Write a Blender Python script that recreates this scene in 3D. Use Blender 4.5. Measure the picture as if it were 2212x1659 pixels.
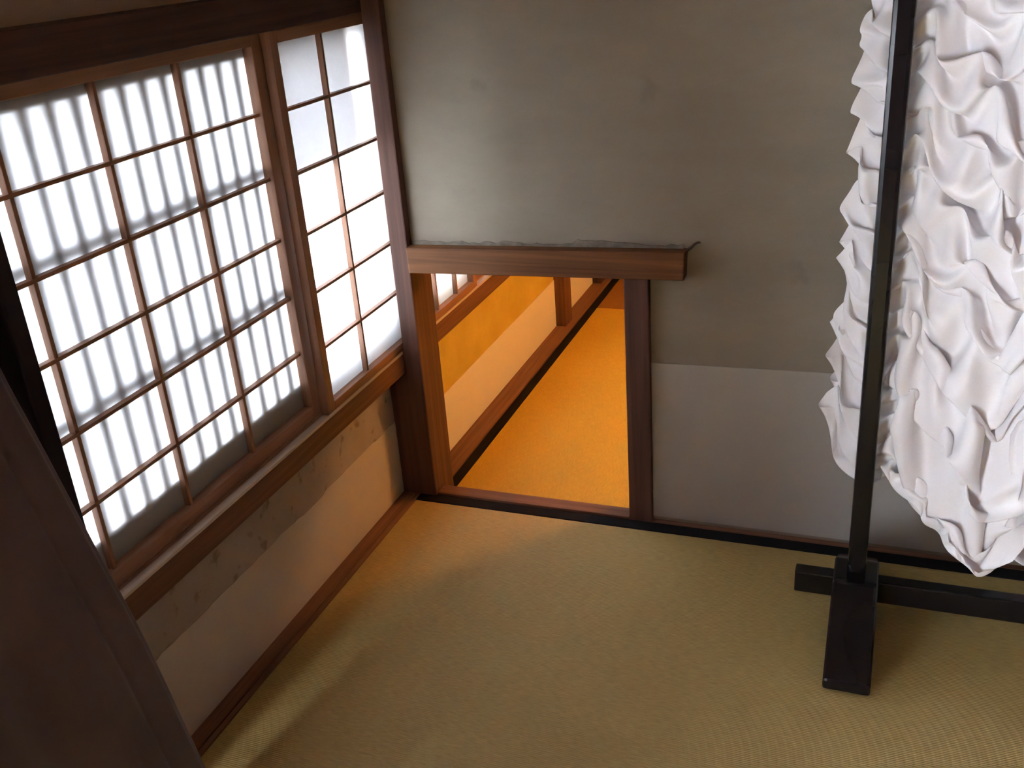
import bpy, bmesh, math, random
import numpy as np
from mathutils import Vector

for o in list(bpy.data.objects):
    bpy.data.objects.remove(o, do_unlink=True)
scene = bpy.context.scene
COL = scene.collection

# ------------------------------------------------------------------ camera
# world: x to the right along the far wall, y away from the viewer along the
# window wall, z up; floor at z=0, window wall face at x=0, far wall face at y=0
cam_data = bpy.data.cameras.new('camera')
cam = bpy.data.objects.new('camera', cam_data)
COL.objects.link(cam)
cam.location = (1.384, -2.47, 1.6)
cam.rotation_euler = (1.14590, 0.07040, 0.35068)
cam_data.sensor_width = 36.0
cam_data.lens = 2159.3 / 2212 * 36.0
cam_data.clip_start = 0.02
scene.camera = cam

# ------------------------------------------------------------------ sky, exposure
world = bpy.data.worlds.new('overcast_sky')
scene.world = world
world.use_nodes = True
bg = world.node_tree.nodes['Background']
bg.inputs['Color'].default_value = (0.79, 0.88, 1.0, 1)
bg.inputs['Strength'].default_value = 62.0
scene.view_settings.view_transform = 'Standard'
scene.view_settings.look = 'None'
scene.view_settings.gamma = 1.0
scene.view_settings.use_curve_mapping = False
scene.view_settings.exposure = 0.78
scene.cycles.max_bounces = 10
scene.cycles.diffuse_bounces = 7
scene.cycles.transmission_bounces = 8
scene.cycles.glossy_bounces = 4
scene.cycles.use_denoising = True
scene.cycles.sample_clamp_indirect = 0.0
scene.cycles.caustics_reflective = False
scene.cycles.caustics_refractive = False

# ------------------------------------------------------------------ materials
def new_mat(name):
    m = bpy.data.materials.new(name)
    m.use_nodes = True
    nt = m.node_tree
    return m, nt, nt.nodes['Principled BSDF']

def N(nt, typ, **kw):
    n = nt.nodes.new(typ)
    for k, v in kw.items():
        setattr(n, k, v)
    return n

def ramp(nt, fac, c0, c1, p0=0.0, p1=1.0):
    r = N(nt, 'ShaderNodeValToRGB')
    r.color_ramp.elements[0].position = p0
    r.color_ramp.elements[1].position = p1
    r.color_ramp.elements[0].color = (*c0, 1)
    r.color_ramp.elements[1].color = (*c1, 1)
    nt.links.new(fac, r.inputs['Fac'])
    return r.outputs['Color']

def srgb(r, g, b):
    return tuple(((c / 255) / 12.92 if c / 255 <= 0.04045 else ((c / 255 + 0.055) / 1.055) ** 2.4) for c in (r, g, b))

def wood(name, c0, c1, axis, rough=0.55, fine=60.0, bump=0.15, coat=0.0):
    m, nt, p = new_mat(name)
    tc = N(nt, 'ShaderNodeTexCoord')
    mp = N(nt, 'ShaderNodeMapping')
    s = [fine, fine, fine]
    s[axis] = fine * 0.03
    mp.inputs['Scale'].default_value = s
    nt.links.new(tc.outputs['Object'], mp.inputs['Vector'])
    no = N(nt, 'ShaderNodeTexNoise')
    no.inputs['Scale'].default_value = 1.0
    no.inputs['Detail'].default_value = 5.0
    no.inputs['Roughness'].default_value = 0.6
    no.inputs['Distortion'].default_value = 0.6
    nt.links.new(mp.outputs['Vector'], no.inputs['Vector'])
    col = ramp(nt, no.outputs['Fac'], c0, c1, 0.3, 0.72)
    nt.links.new(col, p.inputs['Base Color'])
    p.inputs['Roughness'].default_value = rough
    p.inputs['Coat Weight'].default_value = coat
    p.inputs['Specular IOR Level'].default_value = 0.22
    b = N(nt, 'ShaderNodeBump')
    b.inputs['Strength'].default_value = bump
    b.inputs['Distance'].default_value = 0.002
    nt.links.new(no.outputs['Fac'], b.inputs['Height'])
    nt.links.new(b.outputs['Normal'], p.inputs['Normal'])
    return m

def plaster(name, c0, c1, scale=3.0, bump=0.2, streak=None, spots=None, grain=260.0):
    m, nt, p = new_mat(name)
    tc = N(nt, 'ShaderNodeTexCoord')
    no = N(nt, 'ShaderNodeTexNoise')
    no.inputs['Scale'].default_value = scale
    no.inputs['Detail'].default_value = 6.0
    no.inputs['Roughness'].default_value = 0.62
    if streak:
        mp = N(nt, 'ShaderNodeMapping')
        mp.inputs['Scale'].default_value = streak
        nt.links.new(tc.outputs['Object'], mp.inputs['Vector'])
        nt.links.new(mp.outputs['Vector'], no.inputs['Vector'])
    else:
        nt.links.new(tc.outputs['Object'], no.inputs['Vector'])
    col = ramp(nt, no.outputs['Fac'], c0, c1, 0.3, 0.7)
    if spots:
        s = N(nt, 'ShaderNodeTexNoise')
        s.inputs['Scale'].default_value = spots[0]
        s.inputs['Detail'].default_value = 3.0
        nt.links.new(tc.outputs['Object'], s.inputs['Vector'])
        f = ramp(nt, s.outputs['Fac'], (0, 0, 0), (1, 1, 1), spots[1], spots[1] + 0.1)
        mx = N(nt, 'ShaderNodeMix', data_type='RGBA')
        mul = N(nt, 'ShaderNodeMath', operation='MULTIPLY')
        mul.inputs[1].default_value = spots[3]
        nt.links.new(f, mul.inputs[0])
        nt.links.new(mul.outputs[0], mx.inputs['Factor'])
        nt.links.new(col, mx.inputs['A'])
        mx.inputs['B'].default_value = (*spots[2], 1)
        col = mx.outputs['Result']
    nt.links.new(col, p.inputs['Base Color'])
    p.inputs['Roughness'].default_value = 0.92
    p.inputs['Specular IOR Level'].default_value = 0.15
    g = N(nt, 'ShaderNodeTexNoise')
    g.inputs['Scale'].default_value = grain
    g.inputs['Detail'].default_value = 4.0
    nt.links.new(tc.outputs['Object'], g.inputs['Vector'])
    b = N(nt, 'ShaderNodeBump')
    b.inputs['Strength'].default_value = bump
    b.inputs['Distance'].default_value = 0.002
    nt.links.new(g.outputs['Fac'], b.inputs['Height'])
    nt.links.new(b.outputs['Normal'], p.inputs['Normal'])
    return m

def tatami(name, c0, c1, rib_axis):
    """rush weave: fine ribs, the colour varying from rush to rush."""
    m, nt, p = new_mat(name)
    tc = N(nt, 'ShaderNodeTexCoord')
    mp = N(nt, 'ShaderNodeMapping')
    s = [40.0, 40.0, 40.0]
    s[1 - rib_axis] = 420.0
    mp.inputs['Scale'].default_value = s
    nt.links.new(tc.outputs['Object'], mp.inputs['Vector'])
    no = N(nt, 'ShaderNodeTexNoise')
    no.inputs['Scale'].default_value = 1.0
    no.inputs['Detail'].default_value = 3.0
    nt.links.new(mp.outputs['Vector'], no.inputs['Vector'])
    big = N(nt, 'ShaderNodeTexNoise')
    big.inputs['Scale'].default_value = 2.2
    big.inputs['Detail'].default_value = 3.0
    nt.links.new(tc.outputs['Object'], big.inputs['Vector'])
    add = N(nt, 'ShaderNodeMath', operation='MULTIPLY_ADD')
    add.inputs[1].default_value = 0.35
    nt.links.new(big.outputs['Fac'], add.inputs[0])
    nt.links.new(no.outputs['Fac'], add.inputs[2])
    col = ramp(nt, add.outputs[0], c0, c1, 0.45, 0.9)
    nt.links.new(col, p.inputs['Base Color'])
    p.inputs['Roughness'].default_value = 0.62
    p.inputs['Specular IOR Level'].default_value = 0.3
    w = N(nt, 'ShaderNodeTexWave', wave_type='BANDS', bands_direction='Y' if rib_axis == 0 else 'X')
    w.inputs['Scale'].default_value = 62.0
    w.inputs['Distortion'].default_value = 0.6
    w.inputs['Detail Scale'].default_value = 3.0
    nt.links.new(tc.outputs['Object'], w.inputs['Vector'])
    b = N(nt, 'ShaderNodeBump')
    b.inputs['Strength'].default_value = 0.35
    b.inputs['Distance'].default_value = 0.0015
    nt.links.new(w.outputs['Fac'], b.inputs['Height'])
    nt.links.new(b.outputs['Normal'], p.inputs['Normal'])
    return m

def shoji_paper(name='shoji_paper', fac=0.35, k=1.0):
    m = bpy.data.materials.new(name)
    m.use_nodes = True
    nt = m.node_tree
    nt.nodes.remove(nt.nodes['Principled BSDF'])
    out = nt.nodes['Material Output']
    tc = N(nt, 'ShaderNodeTexCoord')
    no = N(nt, 'ShaderNodeTexNoise')
    no.inputs['Scale'].default_value = 45.0
    no.inputs['Detail'].default_value = 4.0
    nt.links.new(tc.outputs['Object'], no.inputs['Vector'])
    ct = ramp(nt, no.outputs['Fac'], (0.86 * k, 0.85 * k, 0.86 * k), (0.95 * k, 0.94 * k, 0.95 * k), 0.3, 0.7)
    t = N(nt, 'ShaderNodeBsdfTranslucent')
    nt.links.new(ct, t.inputs['Color'])
    d = N(nt, 'ShaderNodeBsdfDiffuse')
    d.inputs['Color'].default_value = (0.75, 0.74, 0.72, 1)
    mx = N(nt, 'ShaderNodeMixShader')
    mx.inputs['Fac'].default_value = fac
    nt.links.new(t.outputs[0], mx.inputs[1])
    nt.links.new(d.outputs[0], mx.inputs[2])
    nt.links.new(mx.outputs[0], out.inputs['Surface'])
    return m

def cloth_mat(name, c0, c1, rough, sheen=0.3, weave=900.0, spec=0.5, trans=0.0):
    m, nt, p = new_mat(name)
    tc = N(nt, 'ShaderNodeTexCoord')
    no = N(nt, 'ShaderNodeTexNoise')
    no.inputs['Scale'].default_value = 6.0
    no.inputs['Detail'].default_value = 4.0
    nt.links.new(tc.outputs['Object'], no.inputs['Vector'])
    nt.links.new(ramp(nt, no.outputs['Fac'], c0, c1, 0.3, 0.7), p.inputs['Base Color'])
    p.inputs['Roughness'].default_value = rough
    p.inputs['Specular IOR Level'].default_value = spec
    p.inputs['Sheen Weight'].default_value = sheen
    w = N(nt, 'ShaderNodeTexNoise')
    w.inputs['Scale'].default_value = weave
    nt.links.new(tc.outputs['Object'], w.inputs['Vector'])
    b = N(nt, 'ShaderNodeBump')
    b.inputs['Strength'].default_value = 0.06
    b.inputs['Distance'].default_value = 0.001
    nt.links.new(w.outputs['Fac'], b.inputs['Height'])
    nt.links.new(b.outputs['Normal'], p.inputs['Normal'])
    if trans > 0:
        out = nt.nodes['Material Output']
        t = N(nt, 'ShaderNodeBsdfTranslucent')
        t.inputs['Color'].default_value = (*c1, 1)
        mx = N(nt, 'ShaderNodeMixShader')
        mx.inputs['Fac'].default_value = trans
        nt.links.new(p.outputs[0], mx.inputs[1])
        nt.links.new(t.outputs[0], mx.inputs[2])
        nt.links.new(mx.outputs[0], out.inputs['Surface'])
    return m

def lacquer(name, c, rough=0.22, spec=0.25):
    m, nt, p = new_mat(name)
    tc = N(nt, 'ShaderNodeTexCoord')
    no = N(nt, 'ShaderNodeTexNoise')
    no.inputs['Scale'].default_value = 30.0
    nt.links.new(tc.outputs['Object'], no.inputs['Vector'])
    nt.links.new(ramp(nt, no.outputs['Fac'], c, tuple(1.3 * x for x in c)), p.inputs['Base Color'])
    no.inputs['Scale'].default_value = 4.0
    rr = N(nt, 'ShaderNodeMapRange')
    rr.inputs['To Min'].default_value = rough * 0.8
    rr.inputs['To Max'].default_value = rough * 1.3
    nt.links.new(no.outputs['Fac'], rr.inputs['Value'])
    nt.links.new(rr.outputs[0], p.inputs['Roughness'])
    p.inputs['Specular IOR Level'].default_value = spec
    return m

WOODC = ((0.115, 0.052, 0.034), (0.205, 0.098, 0.062))
M = {}
for ax, nm in enumerate('xyz'):
    M['wood_' + nm] = wood('aged_cedar_' + nm, *WOODC, ax)
    M['sash_' + nm] = wood('sash_cedar_' + nm, (0.24, 0.125, 0.078), (0.37, 0.205, 0.132), ax, 0.5)
    M['dark_' + nm] = wood('sooty_timber_' + nm, (0.050, 0.027, 0.024), (0.095, 0.050, 0.043), ax, 0.6)
    M['post_' + nm] = wood('brown_timber_' + nm, (0.070, 0.037, 0.029), (0.155, 0.078, 0.058), ax, 0.6, 45.0, 0.3)
    M['strip_' + nm] = wood('floor_strip_' + nm, (0.14, 0.068, 0.040), (0.23, 0.118, 0.072), ax, 0.6)
M['worn_y'] = wood('worn_pale_wood', (0.44, 0.36, 0.29), (0.62, 0.53, 0.45), 1, 0.45)
M['lintel_x'] = wood('lintel_timber', (0.095, 0.040, 0.017), (0.23, 0.10, 0.038), 0, 0.6, 45.0, 0.3)
M['grey_plaster'] = plaster('grey_plaster', (0.275, 0.245, 0.195), (0.355, 0.318, 0.256), 2.2, 0.25,
                            (0.8, 1.0, 1.9), (7.0, 0.66, (0.16, 0.14, 0.115), 0.35))
M['sooty_plaster'] = plaster('sooty_plaster', (0.19, 0.168, 0.135), (0.33, 0.30, 0.25), 30.0, 0.5)
M['tan_plaster'] = plaster('tan_plaster', (0.40, 0.33, 0.27), (0.50, 0.41, 0.34), 3.0, 0.25)
M['stained_plaster'] = plaster('stained_plaster', (0.32, 0.275, 0.235), (0.41, 0.355, 0.31), 4.0, 0.3, None,
                               (22.0, 0.60, (0.14, 0.105, 0.07), 0.6))
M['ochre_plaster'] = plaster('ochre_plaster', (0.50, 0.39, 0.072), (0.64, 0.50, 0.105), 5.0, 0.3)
M['grey_paper'] = plaster('grey_wainscot_paper', (0.44, 0.425, 0.39), (0.475, 0.46, 0.425), 3.0, 0.05, None, None, 120.0)
M['white_paper'] = plaster('white_wainscot_paper', (0.72, 0.71, 0.67), (0.76, 0.75, 0.71), 3.0, 0.05, None, None, 120.0)
M['cream_paper'] = plaster('cream_wainscot_paper', (0.50, 0.45, 0.39), (0.56, 0.51, 0.445), 3.0, 0.05, None, None, 120.0)
M['ceiling'] = wood('ceiling_cedar', (0.20, 0.11, 0.06), (0.30, 0.17, 0.09), 0, 0.6, 25.0)
M['tatami'] = tatami('tatami_rush', (0.35, 0.258, 0.094), (0.50, 0.375, 0.144), 0)
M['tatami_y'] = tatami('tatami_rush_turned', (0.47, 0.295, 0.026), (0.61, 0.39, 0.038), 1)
M['tatami_shaded'] = tatami('tatami_rush_shaded', (0.22, 0.10, 0.02), (0.30, 0.14, 0.03), 0)  # shadow on the next room's far floor, painted as darker rush
M['heri'] = cloth_mat('black_border_cloth', (0.009, 0.008, 0.009), (0.016, 0.014, 0.016), 0.9, 0.0, 900.0, 0.1)
M['paper'] = shoji_paper(k=0.143)
M['thick_paper'] = shoji_paper('thick_washi', 0.62)
M['thin_paper'] = shoji_paper('thin_washi', 0.12)  # paper of the added doors, passes more daylight
M['satin'] = cloth_mat('white_satin', (0.79, 0.785, 0.815), (0.83, 0.825, 0.85), 0.36, 0.1, 1200.0, 0.5, 0.06)
M['brown_cloth'] = cloth_mat('brown_wool', (0.056, 0.038, 0.046), (0.080, 0.054, 0.064), 0.9, 0.15, 700.0, 0.2)
M['lacquer'] = lacquer('black_lacquer', (0.007, 0.006, 0.007), 0.16, 0.28)
M['navy'] = lacquer('navy_black_stain', (0.016, 0.012, 0.018), 0.7, 0.06)
M['iron'] = lacquer('rusty_iron', (0.05, 0.03, 0.02), 0.6)
M['lattice'] = wood('weathered_lattice', (0.20, 0.18, 0.18), (0.28, 0.26, 0.26), 2, 0.8)
M['white_board'] = plaster('white_limewash', (0.70, 0.70, 0.70), (0.78, 0.78, 0.78))
M['gravel'] = plaster('pale_gravel', (0.45, 0.44, 0.42), (0.6, 0.59, 0.57), 30.0, 0.6)
M['shade'] = shoji_paper()
M['shade'].name = 'lamp_shade_paper'

# ------------------------------------------------------------------ builders
def wpos(o):
    p = Vector((0, 0, 0))
    while o is not None:
        p += o.location
        o = o.parent
    return p

def link(name, me, mat, parent=None, at=(0, 0, 0)):
    o = bpy.data.objects.new(name, me)
    COL.objects.link(o)
    if mat is not None and len(me.materials) == 0:
        me.materials.append(mat)
    o.location = Vector(at) - (wpos(parent) if parent else Vector((0, 0, 0)))
    o.parent = parent
    return o

_cache = {}
def box(name, x0, x1, y0, y1, z0, z1, mat, parent=None, bev=0.002):
    d = (round(x1 - x0, 5), round(y1 - y0, 5), round(z1 - z0, 5))
    key = (d, mat.name, bev)
    me = _cache.get(key)
    if me is None:
        bm = bmesh.new()
        bmesh.ops.create_cube(bm, size=1.0)
        for v in bm.verts:
            v.co = Vector((v.co.x * d[0], v.co.y * d[1], v.co.z * d[2]))
        if bev > 0:
            bmesh.ops.bevel(bm, geom=bm.edges[:], offset=min(bev, 0.35 * min(d)), segments=2, affect='EDGES', profile=0.6)
        me = bpy.data.meshes.new(name)
        bm.to_mesh(me)
        bm.free()
        _cache[key] = me
    return link(name, me, mat, parent, ((x0 + x1) / 2, (y0 + y1) / 2, (z0 + z1) / 2))

def prism(name, pts, axis, a0, a1, mat, parent=None, bev=0.0, seg=2, origin=None):
    """extrude a polygon (list of 2-D points on the other two axes) along an axis."""
    bm = bmesh.new()
    def mk(p, a):
        q = list(p)
        q.insert(axis, a)
        return bm.verts.new(q)
    lo = [mk(p, a0) for p in pts]
    hi = [mk(p, a1) for p in pts]
    bm.faces.new(lo)
    bm.faces.new(hi[::-1])
    n = len(pts)
    for i in range(n):
        bm.faces.new((lo[i], hi[i], hi[(i + 1) % n], lo[(i + 1) % n]))
    bmesh.ops.recalc_face_normals(bm, faces=bm.faces[:])
    if bev > 0:
        bmesh.ops.bevel(bm, geom=bm.edges[:], offset=bev, segments=seg, affect='EDGES', profile=0.6)
    c = Vector(origin) if origin else sum((v.co for v in bm.verts), Vector()) / len(bm.verts)
    for v in bm.verts:
        v.co -= c
    me = bpy.data.meshes.new(name)
    bm.to_mesh(me)
    bm.free()
    return link(name, me, mat, parent, c)

def empty(name, at):
    o = bpy.data.objects.new(name, None)
    COL.objects.link(o)
    o.location = at
    o.empty_display_size = 0.1
    return o

def struct(o, label=None):
    o['kind'] = 'structure'
    if label:
        o['label'] = label
    return o

def tag(o, label, cat, group=None):
    o['label'] = label
    o['category'] = cat
    if group:
        o['group'] = group
    return o

def walls_with_hole(name, axis, p0, p1, a0, a1, z0, z1, holes, mat):
    """a wall slab between p0 and p1 on `axis`, spanning a0..a1 and z0..z1, with rectangular holes: one welded mesh."""
    As = sorted({a0, a1, *[h[0] for h in holes], *[h[1] for h in holes]})
    Zs = sorted({z0, z1, *[h[2] for h in holes], *[h[3] for h in holes]})
    bm = bmesh.new()
    vs = {}
    def V(p, i, j):
        k = (p, i, j)
        if k not in vs:
            co = (p, As[i], Zs[j]) if axis == 0 else (As[i], p, Zs[j])
            vs[k] = bm.verts.new(co)
        return vs[k]
    def solid(i, j):
        if i < 0 or j < 0 or i >= len(As) - 1 or j >= len(Zs) - 1:
            return False
        ca, cz = (As[i] + As[i + 1]) / 2, (Zs[j] + Zs[j + 1]) / 2
        return not any(h[0] < ca < h[1] and h[2] < cz < h[3] for h in holes)
    for i in range(len(As) - 1):
        for j in range(len(Zs) - 1):
            if not solid(i, j):
                continue
            for p in (p0, p1):
                bm.faces.new((V(p, i, j), V(p, i + 1, j), V(p, i + 1, j + 1), V(p, i, j + 1)))
            if not solid(i - 1, j):
                bm.faces.new((V(p0, i, j), V(p1, i, j), V(p1, i, j + 1), V(p0, i, j + 1)))
            if not solid(i + 1, j):
                bm.faces.new((V(p0, i + 1, j), V(p1, i + 1, j), V(p1, i + 1, j + 1), V(p0, i + 1, j + 1)))
            if not solid(i, j - 1):
                bm.faces.new((V(p0, i, j), V(p1, i, j), V(p1, i + 1, j), V(p0, i + 1, j)))
            if not solid(i, j + 1):
                bm.faces.new((V(p0, i, j + 1), V(p1, i, j + 1), V(p1, i + 1, j + 1), V(p0, i + 1, j + 1)))
    bmesh.ops.recalc_face_normals(bm, faces=bm.faces[:])
    me = bpy.data.meshes.new(name)
    bm.to_mesh(me)
    bm.free()
    return struct(link(name, me, mat))

# ------------------------------------------------------------------ room shell
RX, RY0, RZ = 2.75, -3.7, 2.15          # right wall, rear wall, ceiling
NY1 = 3.4                                # far end of the next room
NZ = -0.05                               # floor level of the next room
W_Z0, W_Z1 = 0.585, 1.385                # opening in the outer wall behind the shoji

# window wall: sooty tan plaster above, stained plaster below the sill
wl = walls_with_hole('wall_left', 0, -0.09, 0.0, RY0, 0.06, -0.1, RZ, [(-1.40, -0.005, W_Z0, W_Z1), (-3.56, -2.05, 0.04, 1.20)], M['tan_plaster'])
wl['label'] = 'tan plaster window wall above and below the shoji'
low = box('plaster_band', -0.001, 0.003, -1.56, -0.001, 0.2, 0.45, M['stained_plaster'], wl, 0)
low['label'] = 'stained grey-brown plaster strip under the window sill'
# cream paper wainscot, upper edge slightly torn
random.seed(4)
PY0 = -1.56
pts = [(PY0, 0.0), (0.0, 0.0)]
y = 0.0
while y > PY0:
    torn = -0.012 if (-0.60 < y < -0.48) else 0.0
    pts.append((y, 0.250 + random.uniform(-0.0025, 0.0025) + torn * random.uniform(0.3, 1)))
    y -= random.uniform(0.02, 0.06)
pts.append((PY0, 0.25))
wp = prism('wainscot_paper', pts, 0, 0.002, 0.0045, M['cream_paper'], wl)
wp['label'] = 'cream paper lining along the foot of the wall'

# outer-wall pier between the two windows, and the next room's stretch of the same wall
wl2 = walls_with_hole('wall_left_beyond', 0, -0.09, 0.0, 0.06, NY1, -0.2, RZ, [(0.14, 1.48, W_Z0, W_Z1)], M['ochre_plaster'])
wl2['label'] = 'ochre plaster wall of the lamp-lit next room'
np_ = box('wainscot_paper', 0.0, 0.0025, 0.10, NY1, NZ, 0.172, M['white_paper'], wl2, 0)
np_['label'] = 'cream paper lining in the next room'

# far wall with the low crawl-in doorway
wb = walls_with_hole('wall_back', 1, 0.0, 0.085, 0.0, RX, -0.2, RZ, [(0.108, 0.74, -0.2, 0.77), (0.0, 0.062, 0.42, 1.47)], M['grey_plaster'])
wb['label'] = 'mottled grey plaster wall with a low doorway'
gp = prism('wainscot_paper', [(0.80, 0.012), (RX, 0.012), (RX, 0.520), (2.0, 0.5135), (1.287, 0.510), (0.80, 0.501)], 1, -0.0025, 0.0, M['grey_paper'], wb)
gp['label'] = 'pale grey paper lining on the lower far wall'

# rough plaster lip trowelled against the top of the door lintel
random.seed(11)
lip, n = [], 46
for k in range(n + 1):
    xx = 0.125 + 0.77 * k / n
    zb = 0.8135 + 0.0158 * (xx - 0.1165) / 0.7885
    lip.append((xx, zb + random.uniform(0.004, 0.013) + (0.008 if 0.60 < xx < 0.72 else 0.0)))
lip = [(0.125, 0.812), (0.895, 0.8275)] + lip[::-1]
pl = prism('plaster_lip', lip, 1, -0.0055, 0.0, M['sooty_plaster'], wb)
pl['label'] = 'rough sooty plaster lip along the top of the door lintel'

wr = struct(box('wall_right', RX, RX + 0.08, RY0, 0.085, -0.1, RZ, M['dark_y'], None, 0))
wrear = struct(box('wall_rear', -0.09, RX + 0.08, RY0 - 0.08, RY0, -0.1, RZ, M['dark_x'], None, 0))
# ceiling with battens
ce = struct(box('ceiling', -0.09, RX + 0.08, RY0 - 0.08, NY1 + 0.08, RZ, RZ + 0.04, M['ceiling'], None, 0))
for k in range(6):
    yy = -0.4 - k * 0.55
    box('ceiling_batten', 0.0, RX, yy, yy + 0.03, RZ - 0.025, RZ, M['dark_x'], ce, 0.002)
# next room's other walls
struct(box('wall_right_beyond', 2.3, 2.38, 0.085, NY1, -0.2, RZ, M['ochre_plaster'], None, 0))
struct(box('wall_back_beyond', -0.09, 2.38, NY1, NY1 + 0.08, -0.2, RZ, M['ochre_plaster'], None, 0))

# floors (sub-floor under the mats)
fl = struct(box('floor', -0.09, RX + 0.08, RY0 - 0.08, 0.0, -0.12, -0.045, M['wood_y'], None, 0))
struct(box('floor_beyond', -0.09, 2.38, 0.0, NY1, -0.17, -0.095, M['wood_y'], None, 0))

# tatami of this room
tm = tag(empty('tatami_mat', (1.4, -1.8, -0.045)), 'large straw-coloured tatami mat with black edging covering the near room floor', 'tatami mat')
box('woven_cover', 0.062, RX - 0.002, RY0 + 0.002, -0.066, -0.045, 0.0, M['tatami'], tm, 0.004)
hb = box('cloth_border', 0.062, RX - 0.002, -0.066, -0.021, -0.045, 0.0012, M['heri'], tm, 0.003)
hb['label'] = 'black cloth edging along the far wall'
# tatami of the next room
t2 = tag(empty('tatami_mat', (1.0, 1.0, NZ - 0.045)), 'orange lamp-lit tatami mat seen through the low doorway', 'tatami mat', 'tatami mats of the next room')
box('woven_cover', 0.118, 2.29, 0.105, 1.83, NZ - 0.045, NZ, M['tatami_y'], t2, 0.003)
hb = box('cloth_border', 0.082, 0.118, 0.105, 1.83, NZ - 0.045, NZ + 0.0012, M['heri'], t2, 0.003)
t3 = tag(empty('tatami_mat', (1.0, 2.6, NZ - 0.045)), 'tatami mat at the far end beyond the doorway, floor shadow put into its darker colour', 'tatami mat', 'tatami mats of the next room')
box('woven_cover', 0.118, 2.29, 1.832, NY1, NZ - 0.045, NZ, M['tatami_shaded'], t3, 0.003)  # separate mat made to hold the painted floor shadow
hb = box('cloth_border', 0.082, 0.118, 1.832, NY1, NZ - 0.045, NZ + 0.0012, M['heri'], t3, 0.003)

# ------------------------------------------------------------------ trims
# floor strips (wood between tatami and walls)
t = struct(empty('trim_1', (0.03, -1.8, 0.0)), 'brown wooden floor strip along the window wall')
box('strip_board', 0.0, 0.045, RY0, -0.031, -0.04, 0.003, M['strip_y'], t, 0.002)
box('strip_edge', 0.0465, 0.0615, RY0, -0.022, -0.04, 0.0015, M['strip_y'], t, 0.002)
struct(box('trim_2', 0.803, RX, -0.0205, 0.0, -0.04, 0.002, M['strip_x'], None, 0.002), 'thin wooden floor strip at the foot of the far wall')
struct(box('trim_3', 0.0, 0.08, 0.105, NY1, -0.12, NZ + 0.004, M['strip_y'], None, 0.002), 'brown wooden floor strip in the next room')

# corner post, notched above sill height to let the shoji slide past
pf = prism('trim_4', [(0.0, -0.05), (0.1165, -0.05), (0.1165, RZ), (0.0625, RZ), (0.0625, 0.489), (0.0, 0.489)], 1, -0.030, 0.105, M['post_z'], None, 0.004)
struct(pf, 'dark brown corner post between the shoji window and the doorway')
struct(box('trim_5', -0.09, 0.062, 0.056, 0.106, 0.42, 1.6, M['dark_z'], None, 0.001), 'hidden stud behind the corner post')

# window sill (two tracks) and lintel, both proud of the wall
def tracks(nm, y0, y1, mdark, lab_s, lab_h):
    s = struct(empty(nm[0], (0.03, (y0 + y1) / 2, 0.42)), lab_s)
    box('sill_beam', -0.004, 0.062, y0, y1, 0.420, 0.481, M['wood_y'], s, 0.002)
    for x0, x1 in ((-0.004, 0.0005), (0.0285, 0.0325)):
        box('track_ridge', x0, x1, y0, y1, 0.481, 0.489, M['sash_y'], s, 0.001)
    r = box('track_ridge', 0.0575, 0.062, y0, y1, 0.481, 0.489, M['worn_y'], s, 0.001)
    r['label'] = 'pale worn front ridge of the sliding track'
    r = box('track_groove', 0.0325, 0.0575, y0, y1, 0.4808, 0.4828, M['worn_y'], s, 0.0004)
    r['label'] = 'pale worn bottom of the empty front track'
    h = struct(empty(nm[1], (0.03, (y0 + y1) / 2, 1.437)), lab_h)
    box('lintel_beam', -0.004, 0.066, y0, y1, 1.437, 1.516, mdark, h, 0.003)
    return s, h
tracks(('trim_6', 'trim_7'), -1.472, -0.0305, M['dark_y'], 'brown wooden window sill rail under the shoji', 'dark sooty lintel rail above the shoji')
tracks(('trim_8', 'trim_9'), 0.106, 1.555, M['dark_y'], 'brown window sill rail in the next room', 'lintel rail over the next room window')
# side post at the near end of the window, out of frame
struct(box('trim_10', 0.0, 0.062, -1.584, -1.472, 0.0, RZ, M['dark_z'], None, 0.003), 'dark post at the near end of the window')

# doorway frame
struct(prism('trim_11', [(0.1165, 0.7385), (0.902, 0.7535), (0.905, 0.829), (0.1165, 0.813)], 1, -0.040, 0.085, M['lintel_x'], None, 0.0035), 'brown wooden lintel over the low doorway, running past its post')
struct(box('trim_12', 0.7375, 0.8055, -0.021, 0.100, -0.15, 0.7495, M['post_z'], None, 0.004), 'brown wooden right-hand post of the low doorway')
struct(box('trim_13', 0.117, 0.737, -0.020, 0.030, -0.15, 0.0075, M['strip_x'], None, 0.003), 'worn wooden threshold of the low doorway')
# next-room posts
struct(box('trim_14', -0.01, 0.048, 1.56, 1.66, NZ, RZ, M['wood_z'], None, 0.003), 'reddish wall post in the next room')
struct(box('trim_15', -0.01, 0.048, 2.16, 2.26, NZ, RZ, M['dark_z'], None, 0.003), 'far dark wall post in the next room')

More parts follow.
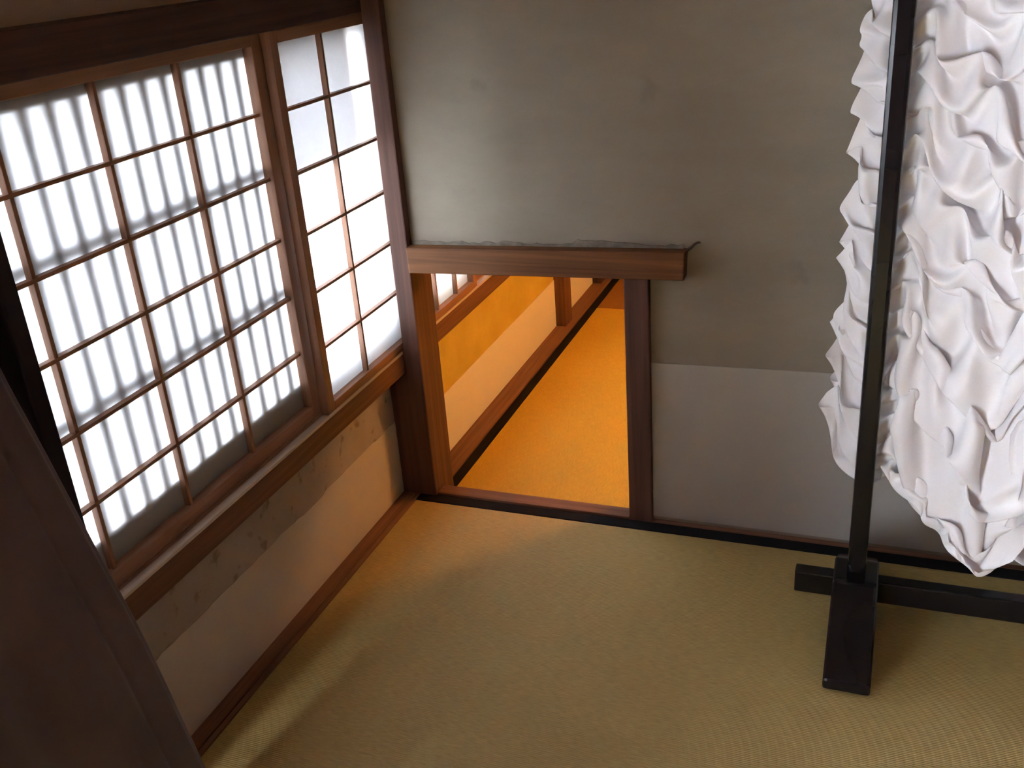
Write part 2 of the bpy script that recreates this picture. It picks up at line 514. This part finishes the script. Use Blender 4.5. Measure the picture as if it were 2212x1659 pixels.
# bent nail at the end of the door lintel
def tube(name, path, radii, mat, parent=None, seg=10):
    bm = bmesh.new()
    P = [Vector(p) for p in path]
    rings = []
    for i, p in enumerate(P):
        t = (P[min(i + 1, len(P) - 1)] - P[max(i - 1, 0)]).normalized()
        a = t.cross(Vector((0.3, 0.9, 0.2))).normalized()
        b = t.cross(a)
        rings.append([bm.verts.new(p + (a * math.cos(k * 2 * math.pi / seg) + b * math.sin(k * 2 * math.pi / seg)) * radii[i]) for k in range(seg)])
    for i in range(len(rings) - 1):
        for k in range(seg):
            bm.faces.new((rings[i][k], rings[i][(k + 1) % seg], rings[i + 1][(k + 1) % seg], rings[i + 1][k]))
    bm.faces.new(rings[0][::-1])
    bm.faces.new(rings[-1])
    for f in bm.faces:
        f.smooth = True
    bmesh.ops.recalc_face_normals(bm, faces=bm.faces[:])
    c = P[0]
    for v in bm.verts:
        v.co -= c
    me = bpy.data.meshes.new(name)
    bm.to_mesh(me)
    bm.free()
    return link(name, me, mat, parent, c)

nail = tube('bent_nail', [(0.899, -0.012, 0.824), (0.908, -0.012, 0.829), (0.917, -0.013, 0.836), (0.925, -0.014, 0.845), (0.934, -0.015, 0.850), (0.940, -0.015, 0.850)],
            [0.0035, 0.0038, 0.0036, 0.0034, 0.0032, 0.002], M['iron'])
tag(nail, 'small dark bent nail sticking out at the right end of the door lintel', 'nail')

# ------------------------------------------------------------------ shoji panels
def shoji(name, label, xb, xf, y0, y1, vert, rows, zt, zb, stile_l, stile_r, top=1.437, bot=0.4835, pm='paper'):
    """stiles and rails between y0..y1; muntins at `vert` and `rows`; paper glued on the outside."""
    e = struct(empty(name, ((xb + xf) / 2, (y0 + y1) / 2, bot)), label)
    box('stile', xb, xf, y0, y0 + stile_l, bot, top + 0.0, M['sash_z'], e, 0.002)
    box('stile', xb, xf, y1 - stile_r, y1, bot, top + 0.0, M['sash_z'], e, 0.002)
    ya, yb = y0 + stile_l, y1 - stile_r
    box('top_rail', xb, xf, ya, yb, zt, top, M['sash_y'], e, 0.002)
    box('bottom_rail', xb, xf, ya, yb, bot, zb, M['sash_y'], e, 0.002)
    mx0, mx1 = xb + 0.004, xb + 0.019
    for v in vert:
        box('upright_muntin', mx0, mx1, v - 0.0045, v + 0.0045, zb, zt, M['sash_z'], e, 0.001)
    for r in rows:
        box('cross_muntin', mx0 + 0.001, mx1 + 0.0005, ya, yb, r - 0.004, r + 0.004, M['sash_y'], e, 0.001)
    px = xb + 0.003
    ys = [ya - 0.005] + list(vert) + [yb + 0.005]
    zs = [zb - 0.005] + sorted(rows) + [zt + 0.005]
    for i in range(len(ys) - 1):
        for j in range(len(zs) - 1):
            w, h = ys[i + 1] - ys[i], zs[j + 1] - zs[j]
            key = ('pane', round(w, 4), round(h, 4), pm)
            me = _cache.get(key)
            if me is None:
                me = bpy.data.meshes.new('paper_pane')
                me.from_pydata([(0, -w / 2, -h / 2), (0, w / 2, -h / 2), (0, w / 2, h / 2), (0, -w / 2, h / 2)], [], [(0, 1, 2, 3)])
                _cache[key] = me
            link('paper_pane', me, M[pm], e, (px, (ys[i] + ys[i + 1]) / 2, (zs[j] + zs[j + 1]) / 2))
    return e

ZT, ZB = 1.409, 0.512
def rows6(zt, zb):
    return [zb + (zt - zb) * k / 6 for k in range(1, 6)]
shoji('window_1', 'wide rear shoji panel of the near room, striped by lattice shadows', 0.001, 0.029, -1.470, -0.425,
      [-1.228, -0.984, -0.741], rows6(ZT, 0.521), ZT, 0.521, 0.028, 0.065)
shoji('window_2', 'narrow front shoji panel next to the corner post', 0.0325, 0.0575, -0.458, 0.052,
      [-0.2245], rows6(ZT, ZB), ZT, ZB, 0.030, 0.022)
shoji('window_3', 'shoji panel glimpsed through the low doorway', 0.0325, 0.0575, 0.112, 0.575,
      [0.265, 0.42], rows6(ZT, ZB), ZT, ZB, 0.028, 0.030)
shoji('window_4', 'rear shoji panel of the next room', 0.001, 0.029, 0.54, 1.545,
      [0.79, 1.04, 1.29], rows6(ZT, 0.521), ZT, 0.521, 0.028, 0.028)

# unseen low shoji doors, added on the same wall to let in fill light
DROWS = [0.30 + 0.22 * k for k in range(4)]
shoji('fill_door_1', 'unseen low shoji door added behind the viewer for fill light', 0.001, 0.029, -3.60, -2.80,
      [-3.33, -3.07], DROWS, 1.18, 0.08, 0.028, 0.028, 1.22, 0.012, 'thin_paper')
shoji('fill_door_2', 'unseen low shoji door added beside the robe for fill light', 0.0325, 0.0575, -2.83, -2.02,
      [-2.56, -2.29], DROWS, 1.18, 0.08, 0.028, 0.028, 1.22, 0.012, 'thin_paper')
struct(box('trim_16', -0.004, 0.066, RY0, -1.585, 1.22, 1.30, M['dark_y'], None, 0.003), 'dark lintel rail over the added fill-light doors')
struct(box('trim_17', -0.004, 0.0615, RY0, -1.585, 0.0035, 0.0115, M['wood_y'], None, 0.001), 'floor track of the added fill-light doors')
bs = box('backing_sheet', 0.0205, 0.0211, -0.452, -0.075, 1.095, 1.43, M['thick_paper'], bpy.data.objects['window_2'], 0)
bs['label'] = 'extra sheet of thick paper greying the top four panes'
# lattice outside the window
lat = tag(empty('window_lattice', (-0.02, -0.7, W_Z0)), 'vertical wooden bar lattice outside the shoji, seen as soft shadows', 'lattice')
for k in range(-1, 14):
    yc = -0.529 - k * 0.0618
    box('lattice_bar', -0.030, -0.0095, yc - 0.0172, yc + 0.0172, W_Z0 - 0.002, W_Z1 + 0.002, M['lattice'], lat, 0.001)
for z0 in (1.118, 0.822):
    box('lattice_rail', -0.022, -0.006, -1.40, -0.44, z0, z0 + 0.026, M['lattice'], lat, 0.001)
lat2 = tag(empty('window_lattice', (-0.02, 0.8, W_Z0)), 'wooden bar lattice outside the next room window', 'lattice')
for k in range(6):
    yc = 0.75 + k * 0.13
    box('lattice_bar', -0.034, -0.0075, yc - 0.014, yc + 0.014, W_Z0 - 0.002, W_Z1 + 0.002, M['lattice'], lat2, 0.001)

# garden ground and a hanging eave board outside
g = struct(box('ground_outside', -9.0, 9.0, -12.0, 8.0, -0.45, -0.35, M['gravel'], None, 0), 'pale gravel outside the window')

# ------------------------------------------------------------------ black lacquer garment rack
FX = 1.3785
def rack_foot(parent, xc, yc):
    p = [(yc - 0.265, 0.001), (yc + 0.245, 0.001), (yc + 0.245, 0.032), (yc + 0.048, 0.152), (yc - 0.048, 0.152), (yc - 0.265, 0.030)]
    return prism('foot', p, 0, xc - 0.0515, xc + 0.0515, M['lacquer'], parent, 0.010, 3)

def pole_mesh(name, x, y, z0, z1, w, parent, mat):
    return box(name, x - w / 2, x + w / 2, y - w / 2, y + w / 2, z0, z1, mat, parent, 0.009)

RYC = -0.345
rack = tag(empty('garment_rack', (FX, RYC, 0)), 'black lacquered garment rack holding the white ruched cloth', 'garment rack')
for xc in (FX, 2.52):
    rack_foot(rack, xc, RYC)
    pole_mesh('upright_pole', xc, RYC, 0.150, 1.66, 0.042, rack, M['lacquer'])
box('base_bar', 1.238, 2.66, RYC - 0.016, RYC + 0.020, 0.078, 0.136, M['lacquer'], rack, 0.004)
box('top_bar', 1.22, 2.68, RYC - 0.018, RYC + 0.018, 1.655, 1.70, M['lacquer'], rack, 0.004)

# ------------------------------------------------------------------ white ruched cloth (relaxed spring sheet)
def sstep(a, b, x):
    t = np.clip((x - a) / (b - a), 0, 1)
    return t * t * (3 - 2 * t)

def smooth_noise(shape, cells, rng):
    """bilinear-cubic value noise on a grid."""
    n0, n1 = cells
    g = rng.uniform(-1, 1, (n0 + 2, n1 + 2))
    a = np.linspace(0, n0, shape[0])
    b = np.linspace(0, n1, shape[1])
    i = np.minimum(a.astype(int), n0)
    j = np.minimum(b.astype(int), n1)
    fa, fb = a - i, b - j
    fa = (fa * fa * (3 - 2 * fa))[:, None]
    fb = (fb * fb * (3 - 2 * fb))[None, :]
    G = lambda p, q: g[np.ix_(p, q)]
    return (G(i, j) * (1 - fa) + G(i + 1, j) * fa) * (1 - fb) + (G(i, j + 1) * (1 - fa) + G(i + 1, j + 1) * fa) * fb

def relax_sheet(X, Y, Z, sx, sz, pins, ymin, ymax, steps=160, iters=6, grav=0.0006, seed=3, lam=0.075, amp=0.012):
    """X,Y,Z: layout (rows from top, columns left to right); rest lengths are the layout's times sx, sz.
    pins: boolean mask of held points. Returns relaxed positions."""
    rng = np.random.default_rng(seed)
    P = np.stack([X, Y, Z], -1)
    nv, nu = X.shape
    L0 = np.linalg.norm
    rh = L0(P[:, 1:] - P[:, :-1], axis=-1) * sx
    rv = L0(P[1:] - P[:-1], axis=-1) * sz
    rh2 = L0(P[:, 2:] - P[:, :-2], axis=-1) * sx
    rv2 = L0(P[2:] - P[:-2], axis=-1) * sz
    rd = np.sqrt((0.25 * (rh[1:] + rh[:-1]) * 2) ** 2 + (0.25 * (rv[:, 1:] + rv[:, :-1]) * 2) ** 2)
    w = np.where(pins, 0.0, 1.0)
    nz = smooth_noise((nv, nu), (22, 5), rng)
    nz2 = smooth_noise((nv, nu), (40, 12), rng)
    P[..., 1] += (amp * np.sin(2 * np.pi * (Z / lam + 0.9 * nz)) + 0.004 * nz2) * w
    prev = P.copy()
    def con(a, b, rest, k):
        d = P[b] - P[a]
        l = np.linalg.norm(d, axis=-1) + 1e-9
        wa, wb = w[a], w[b]
        s = wa + wb
        s = np.where(s == 0, 1, s)
        c = (k * (l - rest) / l / s)[..., None] * d
        P[a] += c * wa[..., None]
        P[b] -= c * wb[..., None]
    S = slice
    sets = []
    for k in (0, 1):
        c1 = (S(None), S(k, nu - 1, 2)); c2 = (S(None), S(k + 1, nu, 2))
        sets.append((c1, c2, rh[:, k::2], 1.0))
        r1 = (S(k, nv - 1, 2), S(None)); r2 = (S(k + 1, nv, 2), S(None))
        sets.append((r1, r2, rv[k::2], 1.0))
    for k in (0, 1):
        a = (S(k, nv - 1, 2), S(0, nu - 1)); b = (S(k + 1, nv, 2), S(1, nu))
        sets.append((a, b, rd[k::2], 0.25))
        a = (S(k, nv - 1, 2), S(1, nu)); b = (S(k + 1, nv, 2), S(0, nu - 1))
        sets.append((a, b, rd[k::2], 0.25))
    bend = []
    for k in range(4):
        n = len(range(k, nu - 2, 4))
        if n:
            bend.append(((S(None), S(k, nu - 2, 4)), (S(None), S(k + 2, nu, 4)), rh2[:, k::4], 0.07))
        bend.append(((S(k, nv - 2, 4), S(None)), (S(k + 2, nv, 4), S(None)), rv2[k::4], 0.07))
    for st in range(steps):
        v = (P - prev) * 0.92
        prev = P.copy()
        P += v * w[..., None]
        P[..., 2] -= grav * w
        for it in range(iters):
            for a, b, r, k in sets:
                con(a, b, r, k)
            for a, b, r, k in bend:
                con(a, b, r, k)
        P[..., 1] = np.clip(P[..., 1], ymin, ymax)
    for k in range(2):                      # settle the creases
        A = P.copy()
        A[1:-1, 1:-1] = 0.5 * P[1:-1, 1:-1] + 0.125 * (P[2:, 1:-1] + P[:-2, 1:-1] + P[1:-1, 2:] + P[1:-1, :-2])
        P = A
    return P

def grid_object(name, P, mat, parent, at, levels=1, thick=0.0):
    nv, nu = P.shape[:2]
    verts = (P.reshape(-1, 3) - np.array(at)).tolist()
    faces = [(r * nu + c, r * nu + c + 1, (r + 1) * nu + c + 1, (r + 1) * nu + c) for r in range(nv - 1) for c in range(nu - 1)]
    me = bpy.data.meshes.new(name)
    me.from_pydata(verts, [], faces)
    me.polygons.foreach_set('use_smooth', [True] * len(faces))
    o = link(name, me, mat, parent, at)
    if thick > 0:
        s = o.modifiers.new('thickness', 'SOLIDIFY')
        s.thickness = thick
        s.offset = 0
    if levels:
        s = o.modifiers.new('smooth', 'SUBSURF')
        s.levels = s.render_levels = levels
    return o

TOPZ = 1.70
def ruched(nu, nv, xl, xr, hem, ybase, tack, sx, sz, pole_gap, seed, half, lam, seams=()):
    t = np.linspace(0, 1, nv)[:, None]
    u = np.linspace(0, 1, nu)[None, :]
    X = xl(t) * (1 - u) + xr(t) * u
    Hm = hem(X)
    Z = TOPZ + (Hm - TOPZ) * t
    Y = ybase(X)
    pins = np.zeros(X.shape, bool)
    pins[0, :] = True
    pins[-1, ::2] = True
    rng = np.random.default_rng(seed + 50)
    dx, dz = tack
    row = 0
    z = TOPZ - 0.03
    while z > 0.2:
        x = X.min() + (0.5 * dx if row % 2 else 0.0)
        while x < X.max():
            px, pz = x + rng.uniform(-.22, .22) * dx, z + rng.uniform(-.25, .25) * dz
            d = (X - px) ** 2 + (Z - pz) ** 2
            r, c = np.unravel_index(np.argmin(d), d.shape)
            if d[r, c] < 0.02 ** 2:
                pins[r, c] = True
                Y[r, c] += 0.018
            x += dx
        z -= dz
        row += 1
    for sx0, step, off, push in seams:
        for zz in np.arange(TOPZ - off, 0.2, -step):
            d = (X - sx0) ** 2 + (Z - zz) ** 2
            if sx0 < X.min() + 0.02:
                d[:, 1:] = 9
            r, c = np.unravel_index(np.argmin(d), d.shape)
            if abs(Z[r, c] - zz) < 0.02:
                pins[r, c] = True
                X[r, c] += push
    ymin, ymax = Y - half, Y + half
    if pole_gap:
        near = (X < FX + 0.034)
        ymin = np.where(near, np.maximum(ymin, RYC + 0.024), ymin)
    return relax_sheet(X, Y, Z, sx, sz, pins, ymin, ymax, seed=seed, lam=lam)

drape = tag(empty('ruched_cloth', (1.65, RYC, 0.15)), 'white ruched satin cloth draped over the black rack', 'cloth')
hx = np.array([1.20, 1.297, 1.321, 1.35, 1.40, 1.449, 1.486, 1.512, 1.559, 1.594, 1.628, 1.652, 1.660, 1.668, 1.676, 1.72, 1.90, 2.20])
hz = np.array([0.56, 0.532, 0.42, 0.39, 0.386, 0.445, 0.415, 0.365, 0.33, 0.295, 0.250, 0.262, 0.40, 0.50, 0.62, 0.70, 0.68, 0.66])
front = ruched(84, 230,
               lambda t: 1.318 - 0.016 * t, lambda t: 2.02 + 0 * t,
               lambda X: np.interp(X, hx, hz),
               lambda X: np.interp(X, [1.29, 1.36, 1.41, 1.46, 1.60, 1.66, 1.74, 1.82, 2.05], [-0.245, -0.300, -0.312, -0.36, -0.445, -0.44, -0.38, -0.36, -0.38]),
               (0.108, 0.076), 1.32, 1.75, True, 5, 0.064, 0.078,
               ((1.31, 0.068, 0.01, 0.008), (1.352, 0.068, 0.045, 0.0), (1.43, 0.06, 0.03, 0.0)))
o = grid_object('front_layer', front, M['satin'], drape, (1.65, -0.40, 0.9), 1)
hx2 = np.array([1.5, 1.60, 1.649, 1.665, 1.682, 1.709, 1.742, 1.85, 2.1])
hz2 = np.array([0.40, 0.36, 0.314, 0.244, 0.221, 0.20, 0.182, 0.18, 0.25])
rear = ruched(52, 190,
              lambda t: 1.56 + 0 * t, lambda t: 2.06 + 0 * t,
              lambda X: np.interp(X, hx2, hz2),
              lambda X: -0.255 + 0 * X,
              (0.125, 0.09), 1.3, 1.5, False, 9, 0.04, 0.10)
o = grid_object('rear_layer', rear, M['satin'], drape, (1.80, -0.25, 0.9), 1)

# ------------------------------------------------------------------ dark pole and brown robe, left foreground
r2 = tag(empty('clothes_stand', (0.262, -1.77, 0)), 'blackish navy clothes stand behind the brown robe', 'clothes stand')
box('end_board', 0.112, 0.300, -1.546, -1.514, 0.03, 1.62, M['navy'], r2, 0.004)
box('end_board', 0.112, 0.300, -2.036, -2.004, 0.03, 1.62, M['navy'], r2, 0.004)
box('foot', 0.10, 0.42, -1.555, -1.505, 0.001, 0.045, M['navy'], r2, 0.006)
box('foot', 0.10, 0.42, -2.045, -1.995, 0.001, 0.045, M['navy'], r2, 0.006)
box('top_bar', 0.242, 0.280, -2.07, -1.48, 1.62, 1.655, M['navy'], r2, 0.004)

def robe():
    # profile (x,z) of the far edge, from the bar down to the floor
    pz = np.array([1.66, 1.50, 1.30, 1.14, 1.023, 0.848, 0.744, 0.50, 0.25, 0.012])
    px = np.array([0.262, 0.285, 0.305, 0.329, 0.366, 0.414, 0.448, 0.500, 0.545, 0.585])
    nv, nu = 90, 80
    zz = np.linspace(1.655, 0.012, nv)
    xe = np.interp(zz, pz[::-1], px[::-1])
    k = np.ones(7) / 7
    xe = np.convolve(np.pad(xe, 3, mode='edge'), k, 'valid')
    P = np.zeros((nv, nu, 3))
    rng = np.random.default_rng(8)
    nzz = smooth_noise((nv, nu), (5, 5), rng)
    for r in range(nv):
        d = (1.655 - zz[r]) / 1.64
        for c in range(nu):
            s = c / (nu - 1) * 0.55 - 0.09          # arc length from the fold, negative wraps to the back
            if s < 0:
                y = -1.600 + 0.012 - 0.012 * math.cos(min(1, -s / 0.02) * math.pi / 2) * 0 + s * 0.0
                x = xe[r] - 0.018 + s * (0.9 * d + 0.15) * 1.2
                y = -1.590
            else:
                rr = 0.02
                a = min(s / rr, math.pi / 2)
                y = -1.590 - rr * math.sin(a) - max(0, s - rr * math.pi / 2) * 0.86
                x = xe[r] - 0.018 + rr * (1 - math.cos(a)) * 0.9
                f = s * (1 - 0.3 * s)
                x += d * (0.018 * math.sin(s * 17 + 0.4) + 0.012 * math.sin(s * 41 + 1.0 + 1.5 * d)) * min(1, s * 12) - 0.03 * f * d
                # sewn seam a hand's width in from the edge
                x -= 0.006 * math.exp(-((s - 0.085) / 0.006) ** 2)
                x += 0.012 * nzz[r, c] * min(1, s * 6) * (0.3 + d)
            P[r, c] = (x, y, zz[r])
    return P
rb = empty('brown_robe', (0.45, -1.95, 0.0))
tag(rb, 'dark brown robe hanging in the lower left foreground', 'robe')
def robe_light_block():
    nv, nu = 50, 40
    zz = np.linspace(1.66, 0.22, nv)[:, None]
    yy = np.linspace(-1.566, -1.985, nu)[None, :]
    d = (1.66 - zz) / 1.44
    x = 0.238 - 0.085 * d + 0.010 * d * np.sin(yy * 38) + 0 * yy
    return np.stack([x, yy + 0 * zz, zz + 0 * yy], -1)
grid_object('back_light_block', robe_light_block(), M['brown_cloth'], rb, (0.2, -1.78, 0.9), 1, 0.004)  # unseen layer added to keep door light off the end board
grid_object('robe_body', robe(), M['brown_cloth'], rb, (0.45, -1.95, 0.8), 1, 0.004)

# ------------------------------------------------------------------ lamps (warm bulbs inside paper shades)
def pendant(name, label, at, drop, r, h, power, color):
    e = tag(empty(name, at), label, 'lamp')
    x, y, z = at
    n = 20
    bm = bmesh.new()
    prof = [(0.25 * r, z + h / 2), (0.8 * r, z + h * 0.38), (r, z + h * 0.1), (r, z - h * 0.15), (0.75 * r, z - h * 0.4), (0.3 * r, z - h / 2)]
    rings = [[bm.verts.new((q * math.cos(2 * math.pi * k / n), q * math.sin(2 * math.pi * k / n), zz - z)) for k in range(n)] for q, zz in prof]
    for i in range(len(rings) - 1):
        for k in range(n):
            f = bm.faces.new((rings[i][k], rings[i][(k + 1) % n], rings[i + 1][(k + 1) % n], rings[i + 1][k]))
            f.smooth = True
    me = bpy.data.meshes.new('lamp_shade')
    bm.to_mesh(me)
    bm.free()
    link('lamp_shade', me, M['shade'], e, at)
    tube('cord', [(x, y, z + h * 0.1), (x, y, z + h), (x, y, drop)], [0.004, 0.004, 0.004], M['heri'], e, 8)
    ld = bpy.data.lights.new(name + '_bulb', 'POINT')
    ld.energy = power
    ld.color = color
    ld.shadow_soft_size = 0.06
    lo = bpy.data.objects.new('bulb', ld)
    COL.objects.link(lo)
    lo.parent = e
    return e
WARM = (1.0, 0.46, 0.14)
pendant('pendant_lamp', 'paper shade pendant lamp over the next room mat', (1.65, 1.15, 1.70), RZ, 0.16, 0.24, 88.0, WARM)
